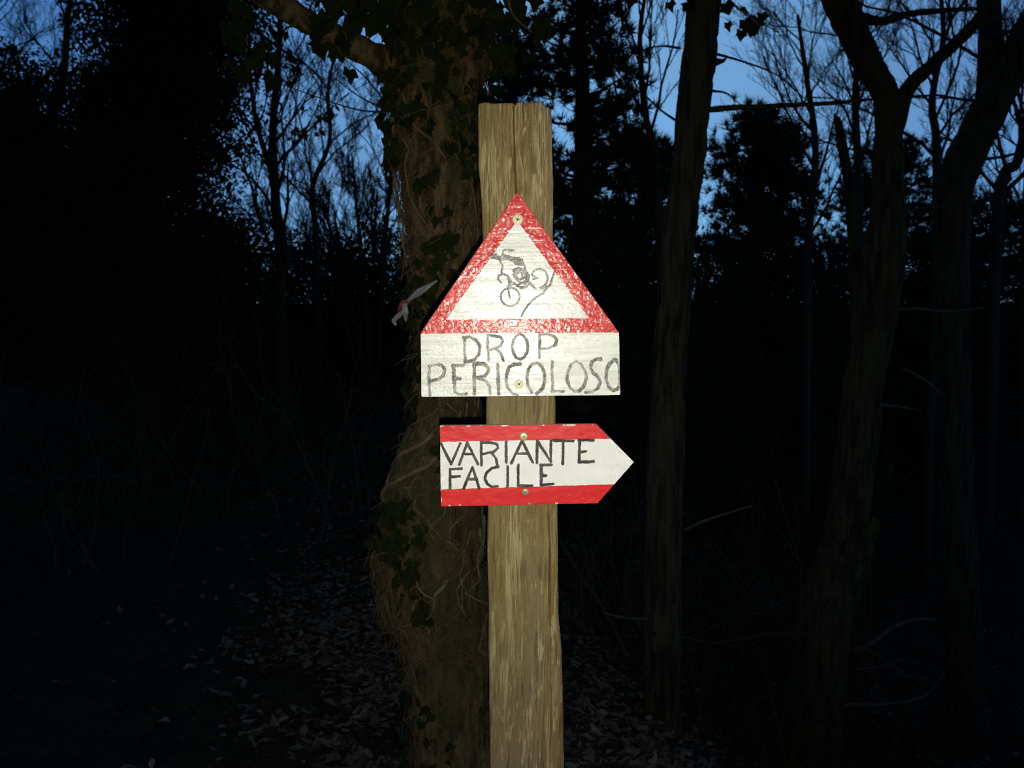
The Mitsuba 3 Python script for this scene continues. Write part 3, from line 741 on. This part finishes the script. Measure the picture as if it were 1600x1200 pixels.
snag = thing('broken_snag', 'thin dead trunk snapped off at a reddish tip in front of the conifers', 'tree')
mesh, _, _ = trunk_mesh([(181, 1306, 1317), (200, 1308, 1322), (240, 1315, 1330), (300, 1323, 1342), (420, 1330, 1352), (600, 1334, 1358), (800, 1336, 1362), (1000, 1336, 1366)], 7.2, 20, 10, 0.010, 24, 0.2, 31)
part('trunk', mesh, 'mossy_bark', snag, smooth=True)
part('splinter', tube([P(1310, 190, 7.26), P(1306, 182, 7.25), P(1303, 176, 7.25)], [0.02, 0.014, 0.003], 7, 10), 'pale_stick', snag)


# ------------------------------------------------------------------ conifers and evergreens
def conifer(label, px, py, Y, H, width, seed, lean=0.0, n=120, name='conifer_tree', needle=0.14, tufts=12, m='pine_green', fat=0.015, start=0.12):
    rng = np.random.default_rng(seed)
    top = P(px, py, Y)
    g = float(gz(top[0], Y))
    base = np.array([top[0] + lean, Y, g - 0.1])
    key = thing(name, label, 'tree')
    part('trunk', tube([base, base + (top - base) * 0.5 + np.array([0.06, 0, 0]), top - (0, 0, 0.2)], [0.16, 0.11, 0.02], 12, 30, 0.15, seed), 'grey_bark', key, smooth=True)
    bp, br, c, ax = [], [], [], []
    for i in range(n):
        t = (i + rng.uniform(0, 1)) / n
        h = top[2] - 0.05 - t * H
        if h < g + 0.3:
            continue
        R = width * (start + (1 - start) * t ** 0.75) * rng.uniform(0.55, 1.12)
        az = rng.uniform(0, 2 * math.pi)
        o = np.array([math.cos(az), math.sin(az), 0])
        s = base + (top - base) * np.clip((h - base[2]) / (top[2] - base[2]), 0, 1)
        lift = rng.uniform(0.15, 0.75)
        pts = np.array([s, s + o * R * 0.35 + (0, 0, R * 0.10 * lift), s + o * R * 0.7 + (0, 0, R * 0.3 * lift), s + o * R + (0, 0, R * 0.62 * lift)])
        bp.append(pts)
        br.append([0.018, 0.013, 0.009, 0.004])
        for k in range(tufts + int(4 * R)):
            u = rng.uniform(0.25, 1) ** 0.6 * 3
            j = min(int(u), 2)
            q = pts[j] + (pts[j + 1] - pts[j]) * (u - j)
            c.append(q + rng.normal(0, 0.10 + 0.10 * R, 3) * (0.8, 0.8, 0.5))
            ax.append(o * 0.5 + np.array([0, 0, 0.7]) + rng.normal(0, 0.35, 3))
    part('branches', tubes(bp, br, 4), 'twig_bark', key)
    c, ax = np.array(c), np.array(ax)
    per = 28
    d = np.repeat(ax / np.linalg.norm(ax, axis=1, keepdims=True), per, 0) + rng.normal(0, 0.75, (len(c) * per, 3))
    d /= np.linalg.norm(d, axis=1, keepdims=True)
    L = rng.uniform(0.6, 1.1, len(d)) * needle
    k2 = part('needles', blades(np.repeat(c, per, 0), d, L, np.full(len(d), fat), rng), m, key)
    labels[k2] = {'label': 'dark needle tufts', 'kind': 'stuff'}
    return key


conifer('bushy dark pine with a pointed double top seen right of the straight trunk', 1182, 172, 11.0, 6.2, 1.75, 41, n=230)
conifer('smaller pine shoulder just right of the pointed pine, behind the broken snag', 1218, 200, 11.8, 5.6, 1.5, 42, n=190)
conifer('rounded dark pine behind the forked trunk', 1392, 232, 12.5, 5.6, 2.0, 43, n=230, start=0.3)
conifer('dark pine low behind the two-stemmed tree at the right edge', 1520, 320, 13.0, 5.0, 2.2, 44, n=220, start=0.3)
conifer('dense dark conifer rising straight behind the top of the post', 905, -150, 7.6, 6.6, 0.80, 45, n=260, needle=0.11, fat=0.012, start=0.45)
conifer('low dark pine between the post and the straight trunk', 1000, 205, 9.6, 5.4, 1.2, 46, n=210, start=0.25)
conifer('dark narrow conifer half hidden between the ivy trunk and the post', 800, 60, 10.5, 6.5, 0.9, 47, n=200, start=0.25)


def evergreen(label, outline, holes, Y, depth, seed, n=420, per=70, size=0.06, base_px=None, radius=0.10, cluster=0.17, m='oak_green', name='evergreen_tree'):
    rng = np.random.default_rng(seed)
    poly = Polygon(outline)
    for h in holes:
        poly = poly.difference(Polygon(h))
    q = in_poly(poly, n, rng)
    c = np.array([P(a, b, Y) for a, b in q])
    c[:, 1] += rng.uniform(-depth, depth, n)
    key = thing(name, label, 'tree')
    bx, by = base_px
    root = P(bx, by, Y)
    root[2] = float(gz(root[0], root[1])) - 0.1
    crown = c.mean(0)
    part('trunk', tube([root, root * 0.5 + crown * 0.5 + np.array([0.1, 0.05, 0]), crown + (0, 0, 0.8)], [radius, radius * 0.8, radius * 0.3], 14, 40, 0.2, seed), 'grey_bark', key, smooth=True)
    stem = root * 0.35 + crown * 0.65
    hub = np.array([root[0] * 0.3 + crown[0] * 0.7, Y, 0]) + np.array([0, 0, 1.0]) * np.clip(c[:, 2] - 0.7, root[2] + 0.6, None)[:, None]
    mid = (hub + c) / 2 + rng.normal(0, 0.1, c.shape)
    part('branches', tubes(np.stack([hub, mid, c], 1), np.tile([0.016, 0.010, 0.004], (n, 1)), 3), 'twig_bark', key)
    pos = np.repeat(c, per, 0) + rng.normal(0, cluster, (n * per, 3)) * (1, 1, 0.75)
    k2 = part('leaves', cards(pos, rng.uniform(0.6, 1.2, len(pos)) * size, rng, 0.55, -0.2, light=True), m, key)
    labels[k2] = {'label': 'small dark evergreen leaves', 'kind': 'stuff'}
    return key


evergreen('large dark evergreen tree filling the upper left of the wood', [(195, -60), (400, -60), (386, 60), (376, 130), (364, 230), (315, 255), (350, 305), (388, 350), (398, 480), (300, 540), (120, 520), (0, 400), (30, 190), (110, 150), (180, 120), (170, 40)],
          [[(100, 180), (195, 192), (190, 275), (112, 275)], [(228, 285), (275, 285), (275, 335), (230, 335)], [(280, 140), (320, 142), (312, 178), (278, 172)]], 8.2, 0.9, 51, n=1150, per=60, base_px=(215, 700), size=0.055, cluster=0.12)
evergreen('dark evergreen at the left edge of the photo', [(-160, 30), (-10, 55), (45, 120), (100, 175), (130, 250), (90, 330), (130, 410), (150, 520), (-200, 560)], [[(-10, 335), (85, 365), (80, 412), (-10, 390)]], 9.0, 0.9, 52, n=900, per=60, base_px=(-40, 700), size=0.055, cluster=0.12)
evergreen('farther dark evergreen closing the wood between the two left evergreens', [(-150, 150), (60, 175), (105, 210), (200, 60), (340, 40), (350, 240), (300, 275), (250, 270), (215, 300), (330, 330), (395, 400), (400, 560), (-150, 560)],
          [[(98, 178), (195, 185), (192, 282), (105, 275)], [(225, 280), (280, 280), (280, 338), (228, 338)], [(-20, 340), (85, 362), (82, 415), (-20, 395)]], 11.2, 0.7, 55, n=950, per=48, base_px=(190, 760), size=0.085, cluster=0.13)
evergreen('low holly thicket on the bank seen through the gap left of the ivy trunk', [(380, 390), (430, 400), (480, 375), (540, 395), (600, 360), (680, 375), (680, 600), (380, 600)], [], 14.5, 0.8, 56, n=460, per=50, base_px=(540, 640), radius=0.06, size=0.09, cluster=0.2)
evergreen('low holly thicket on the bank at the far right', [(1100, 430), (1250, 400), (1330, 420), (1450, 400), (1650, 380), (1650, 600), (1100, 600)], [], 15.5, 0.8, 57, n=460, per=44, base_px=(1400, 640), radius=0.06, size=0.09, cluster=0.2)
evergreen('low rounded evergreen bush below the gap left of the ivy trunk', [(150, 470), (400, 440), (470, 520), (520, 640), (480, 740), (120, 740)], [], 10.5, 0.8, 53, n=420, per=46, base_px=(330, 780), radius=0.07, size=0.06)
evergreen('small dark holly bush in the gap right of the post', [(880, 360), (1060, 350), (1090, 560), (1060, 760), (880, 760)], [], 8.8, 0.6, 54, n=170, per=46, base_px=(970, 800), radius=0.06, size=0.07)


# ------------------------------------------------------------------ bare trees
def bare_tree(label, stems, Y, seed, nch=(7, 6, 5), twig=1.0, group=None, up=0.22, ratio=0.55, name='bare_tree', spread=0.5, rmin=0.0025):
    """A leafless tree: each stem (pixel points, root radius) is a part, its branches and twigs another."""
    rng = np.random.default_rng(seed)
    key = thing(name, label, 'tree', group)
    for pts, r in stems:
        w = [P(a, b, Y) + np.array([0, rng.normal(0, 0.05), 0]) for a, b in pts]
        g = float(gz(w[0][0], w[0][1]))
        w[0][2] = min(w[0][2], g - 0.05) if w[0][2] < g + 1.0 else w[0][2]
        part('stem', tube(w, np.linspace(r, r * 0.3, len(w)), 10, 10 * len(w), 0.15, seed), 'twig_bark', key, smooth=True)
        out = {}
        w = np.array(w)
        for t in np.linspace(0.3, 1.0, nch[0] + 4):
            s = t * (len(w) - 1)
            i = min(int(s), len(w) - 2)
            b = w[i] + (w[i + 1] - w[i]) * (s - i)
            ax = (w[i + 1] - w[i]) / np.linalg.norm(w[i + 1] - w[i])
            az = rng.uniform(0, 2 * math.pi)
            d = ax + np.array([math.cos(az), math.sin(az), 0]) * rng.uniform(0.4, 0.9)
            grow(rng, b, d, twig * rng.uniform(0.7, 1.3) * (1.25 - 0.5 * t), max(r * (1 - 0.7 * t) * 0.45, 0.006), nch[1:], out, spread, up, 0.13, ratio, rmin=rmin)
        k2 = part('twigs', branch_mesh(out, sides=(4, 3, 3, 3, 3)), 'twig_bark', key)
        labels[k2] = {'label': 'fine bare twigs', 'kind': 'stuff'}
    return key


bare_tree('slender bare tree of two close stems in the blue gap left of the ivy trunk', [([(455, 800), (440, 520), (436, 400), (432, 300), (430, 200), (434, 90), (440, -40)], 0.075), ([(448, 420), (425, 280), (408, 210), (395, 140), (390, 40)], 0.04)], 9.5, 61, (8, 6, 5, 3), 1.1)
bare_tree('dense bushy bare tree against the sky close left of the ivy trunk', [([(590, 800), (575, 500), (560, 350), (550, 240)], 0.05), ([(585, 560), (600, 400), (612, 260), (600, 190)], 0.05), ([(580, 560), (540, 440), (505, 330), (470, 290)], 0.04), ([(580, 600), (530, 480), (480, 420), (430, 380)], 0.04)], 13.0, 62, (9, 7, 6, 4), 1.0, up=0.3)
bare_tree('low twiggy bare tree forming a dark mass in the corner against the ivy trunk', [([(600, 800), (595, 560), (585, 430), (580, 330)], 0.06), ([(605, 700), (560, 500), (535, 400), (520, 330)], 0.05), ([(560, 800), (500, 560), (470, 450), (455, 390)], 0.05), ([(600, 800), (630, 560), (640, 430), (650, 300)], 0.05)], 15.0, 71, (9, 7, 6, 4), 1.0, up=0.3, rmin=0.004)
bare_tree('bare tree with a long upright stem in the middle of the left gap', [([(500, 800), (492, 400), (490, 300), (515, 220), (512, 130), (540, 20)], 0.05)], 12.0, 63, (9, 6, 5, 3), 1.3)
bare_tree('thin bare tree whose twigs cross the sky right of the straight trunk', [([(1255, 800), (1262, 400), (1270, 240), (1262, 120), (1250, 20)], 0.05)], 8.5, 64, (10, 7, 6, 4), 1.0, rmin=0.002)
bare_tree('bare tree with an upright stem directly left of the forked trunk', [([(1345, 800), (1342, 300), (1340, 160), (1335, 60), (1332, -40)], 0.05)], 9.0, 65, (10, 7, 6, 4), 1.0, rmin=0.002)
bare_tree('bare tree with many twigs between the fork and the right-hand stems', [([(1450, 800), (1462, 300), (1455, 160), (1470, 60), (1462, -40)], 0.06)], 10.0, 66, (12, 7, 6, 5), 1.2, rmin=0.002)
bare_tree('leaning bare tree at the far right edge behind the two-stemmed tree', [([(1540, 800), (1560, 330), (1590, 250), (1610, 150), (1640, 40)], 0.09), ([(1600, 800), (1605, 300), (1620, 60)], 0.07)], 11.0, 67, (11, 7, 6, 5), 1.3)
bare_tree('bare tree with crossing twigs between the post and the straight trunk', [([(1040, 800), (1030, 300), (1010, 180), (1000, 60), (1015, -40)], 0.045)], 7.5, 68, (8, 6, 5, 3), 0.9)
bare_tree('wide bare tree spreading over the sky at the top left corner', [([(40, 800), (60, 300), (90, 120), (110, 20), (130, -60)], 0.08), ([(50, 500), (0, 180), (-20, 60), (20, -60)], 0.05)], 12.5, 69, (8, 7, 6, 4), 1.4)
rng = np.random.default_rng(70)
dead = thing('dead_crown', 'bare branch with a few withered brown leaves hanging left of the ivy tree limb', 'branch')
pts = [P(300, -60, 6.0), P(380, 30, 6.0), P(430, 70, 5.9), P(490, 110, 5.8)]
part('stem', tube(pts, [0.02, 0.014, 0.01, 0.004], 7, 24, 0.2), 'twig_bark', dead)
out = {}
for t in (0.3, 0.5, 0.7, 0.85, 1.0):
    b = pts[0] + (pts[-1] - pts[0]) * t
    grow(rng, b, np.array([0.5, rng.normal(0, 0.3), rng.normal(-0.2, 0.5)]), 0.45, 0.006, (5, 4), out)
part('twigs', branch_mesh(out), 'twig_bark', dead)
ends = np.array([p[-1] for p, _ in out[2]])
part('leaves', cards(np.repeat(ends, 2, 0) + rng.normal(0, 0.02, (2 * len(ends), 3)), rng.uniform(0.05, 0.09, 2 * len(ends)), rng, 0.55, 0), 'dry_leaf_brown', dead)

# far woodland on the bank, a mass nobody could count
rng = np.random.default_rng(80)
out = {}
for _ in range(150):
    x, y = rng.uniform(-26, 26), rng.uniform(13, 34)
    p = np.array([x, y, float(gz(x, y)) - 0.1])
    grow(rng, p, np.array([rng.normal(0, 0.1), 0, 1]), rng.uniform(1.8, 4.6) * (0.7 + y / 90), rng.uniform(0.03, 0.08), (9, 4), out, 0.55, 0.2, 0.1, 0.5, rmin=0.008, start=0.1)
whole('far_woodland', branch_mesh(out, sides=(5, 3, 3)), 'twig_bark', 'dark distant wood of bare trees on the bank behind everything', 'woodland', kind='stuff')

# ------------------------------------------------------------------ undergrowth
SHRUBS = [(150, 5.6, 'left of the ivy trunk near the path'), (330, 7.0, 'in the dark left of the ivy trunk'), (520, 6.4, 'close left of the crooked ivy trunk'), (930, 5.0, 'between the post and the straight trunk'), (1150, 5.6, 'just right of the straight trunk'),
          (1215, 6.2, 'between the straight trunk and the forked trunk'), (1430, 6.0, 'right of the forked trunk base'), (1580, 5.6, 'at the right edge of the wood'), (40, 7.5, 'at the left edge of the wood'), (1290, 8.0, 'in the dark behind the forked trunk'), (1090, 7.6, 'in the dark behind the straight trunk')]
rng = np.random.default_rng(90)
for px, Y, where in SHRUBS:
    key = thing('bare_shrub', f'leafless thin-stemmed shrub {where}', 'shrub')
    x = P(px, 700, Y)[0]
    base = np.array([x, Y, float(gz(x, Y)) - 0.05])
    for _ in range(7):
        b = base + np.array([rng.normal(0, 0.25), rng.normal(0, 0.2), 0])
        part('stem', branch_mesh(grow(rng, b, np.array([rng.normal(0, 0.45), rng.normal(0, 0.35), 1]), rng.uniform(0.9, 2.0), rng.uniform(0.006, 0.012), (6, 4), {}, 0.75, 0.05, 0.2, 0.5, rmin=0.0013), sides=(5, 4, 3)), 'twig_bark', key)

rng = np.random.default_rng(93)
canes, cr, cl = [], [], []
for _ in range(1500):
    x, y = rng.uniform(0.35, 7.0), rng.uniform(4.4, 9.5)
    if rng.uniform() < 0.35:
        x, y = rng.uniform(-6.5, -0.6), rng.uniform(6.2, 10.5)
    if meshkit.fbm(np.array([[x * 0.8, y * 0.8, 1.0]]), 2, 7)[0] < 0.40:
        continue
    a, L, hgt = rng.uniform(0, 2 * math.pi), rng.uniform(0.4, 1.1), rng.uniform(0.2, 0.85)
    b = np.array([x, y, float(gz(x, y)) - 0.02])
    o = np.array([math.cos(a), math.sin(a), 0])
    p = [b + o * L * t + np.array([0, 0, hgt * math.sin(min(t * 1.25, 1) * math.pi * 0.75) * 1.2]) + rng.normal(0, 0.02, 3) for t in (0, 0.18, 0.4, 0.65, 0.85, 1.0)]
    canes.append(p)
    cr.append(np.linspace(1, 0.45, 6) * rng.uniform(0.0018, 0.0042))
    if rng.uniform() < 0.6:
        cl += [p[k] + rng.normal(0, 0.03, 3) for k in (1, 2, 3, 4, 5) for _ in range(3)]
key = thing('brambles', 'low tangle of dark bramble canes on the floor of the wood', 'brambles', kind='stuff')
part('canes', tubes(canes, cr, 3), 'twig_bark', key)
part('leaves', cards(np.array(cl), rng.uniform(0.03, 0.06, len(cl)), rng, 0.65, 0.4), 'oak_green', key)

# leaf litter: thick under the trees, thin on the trodden path at the left
rng = np.random.default_rng(95)
n = 300000
x, y = rng.uniform(-5, 5, n), rng.uniform(2.0, 10.5, n)
path = np.clip((x + 0.30 * y + 0.35 * (meshkit.fbm(np.stack([x, y, 0 * x], 1) * 1.3, 2, 6) - 0.5) + 0.15) / 0.5, 0, 1)
thick = 0.07 + 0.93 * np.exp(-np.square((x + 0.75) / 0.85) - np.square(np.clip(y - 3.4, 0, None) / 1.7)) + 0.7 * np.exp(-np.square((x - 0.45) / 0.35) - np.square((y - 3.2) / 0.9))
keep = rng.uniform(0, 1, n) < thick * (0.03 + 0.62 * path) * np.clip((meshkit.fbm(np.stack([x, y, 0 * x], 1) * 2.2, 3, 5) - 0.22) / 0.22, 0, 1)
x, y = x[keep], y[keep]
c = np.stack([x, y, gz(x, y) + rng.uniform(0.004, 0.03, len(x))], 1)
nl = len(c)
az, size = rng.uniform(0, 2 * math.pi, nl), rng.uniform(0.026, 0.066, nl)
shape = np.array([(-0.5, 0), (-0.28, 0.17), (0.0, 0.25), (0.28, 0.16), (0.55, 0), (0.28, -0.16), (0.0, -0.25), (-0.28, -0.17), (0.02, 0)])
w = shape[None] * rng.uniform(0.75, 1.25, (nl, 9, 1)) * size[:, None, None]
tilt, curl, cup = rng.normal(0, 0.22, (2, nl)), np.clip(rng.normal(0.3, 0.5, nl), -0.5, 1.0), rng.uniform(0.1, 0.9, nl)
h = tilt[0][:, None] * w[..., 0] + tilt[1][:, None] * w[..., 1] + (curl[:, None] * w[..., 0] ** 2 + cup[:, None] * 3 * w[..., 1] ** 2) / size[:, None]
v = np.stack([c[:, :1] + np.cos(az)[:, None] * w[..., 0] - np.sin(az)[:, None] * w[..., 1], c[:, 1:2] + np.sin(az)[:, None] * w[..., 0] + np.cos(az)[:, None] * w[..., 1], c[:, 2:] + h], -1).reshape(-1, 3)
f = (np.array([[8, k, (k + 1) % 8] for k in range(8)])[None] + (np.arange(nl) * 9)[:, None, None]).reshape(-1, 3)
tone = rng.uniform(0, 1, (nl, 1))
col = np.where(tone < 0.45, [[0.045, 0.033, 0.016]], np.where(tone < 0.85, [[0.105, 0.090, 0.058]], [[0.145, 0.132, 0.095]])) * rng.uniform(0.6, 1.15, (nl, 1))
whole('leaf_litter', (v, f), 'litter_leaf', 'pale fallen leaves scattered over the soil under the trees', 'fallen leaves', kind='stuff', color=np.repeat(col, 9, 0))

grass = []
for px, py, n in ((170, 803, 260), (230, 815, 200), (120, 812, 140), (300, 805, 160), (60, 822, 100)):
    c = P(px, py, 6.6)
    b = np.stack([rng.normal(c[0], 0.16, n), rng.normal(6.6, 0.2, n), np.zeros(n)], 1)
    b[:, 2] = gz(b[:, 0], b[:, 1])
    d = np.stack([rng.normal(0, 0.5, n), rng.normal(0, 0.5, n), np.ones(n)], 1)
    grass.append(blades(b, d / np.linalg.norm(d, axis=1, keepdims=True), rng.uniform(0.12, 0.3, n), np.full(n, 0.008), rng, 0.25))
whole('grass', join(grass), 'grass_green', 'patch of dark grass beside the path at the left', 'grass', kind='stuff')
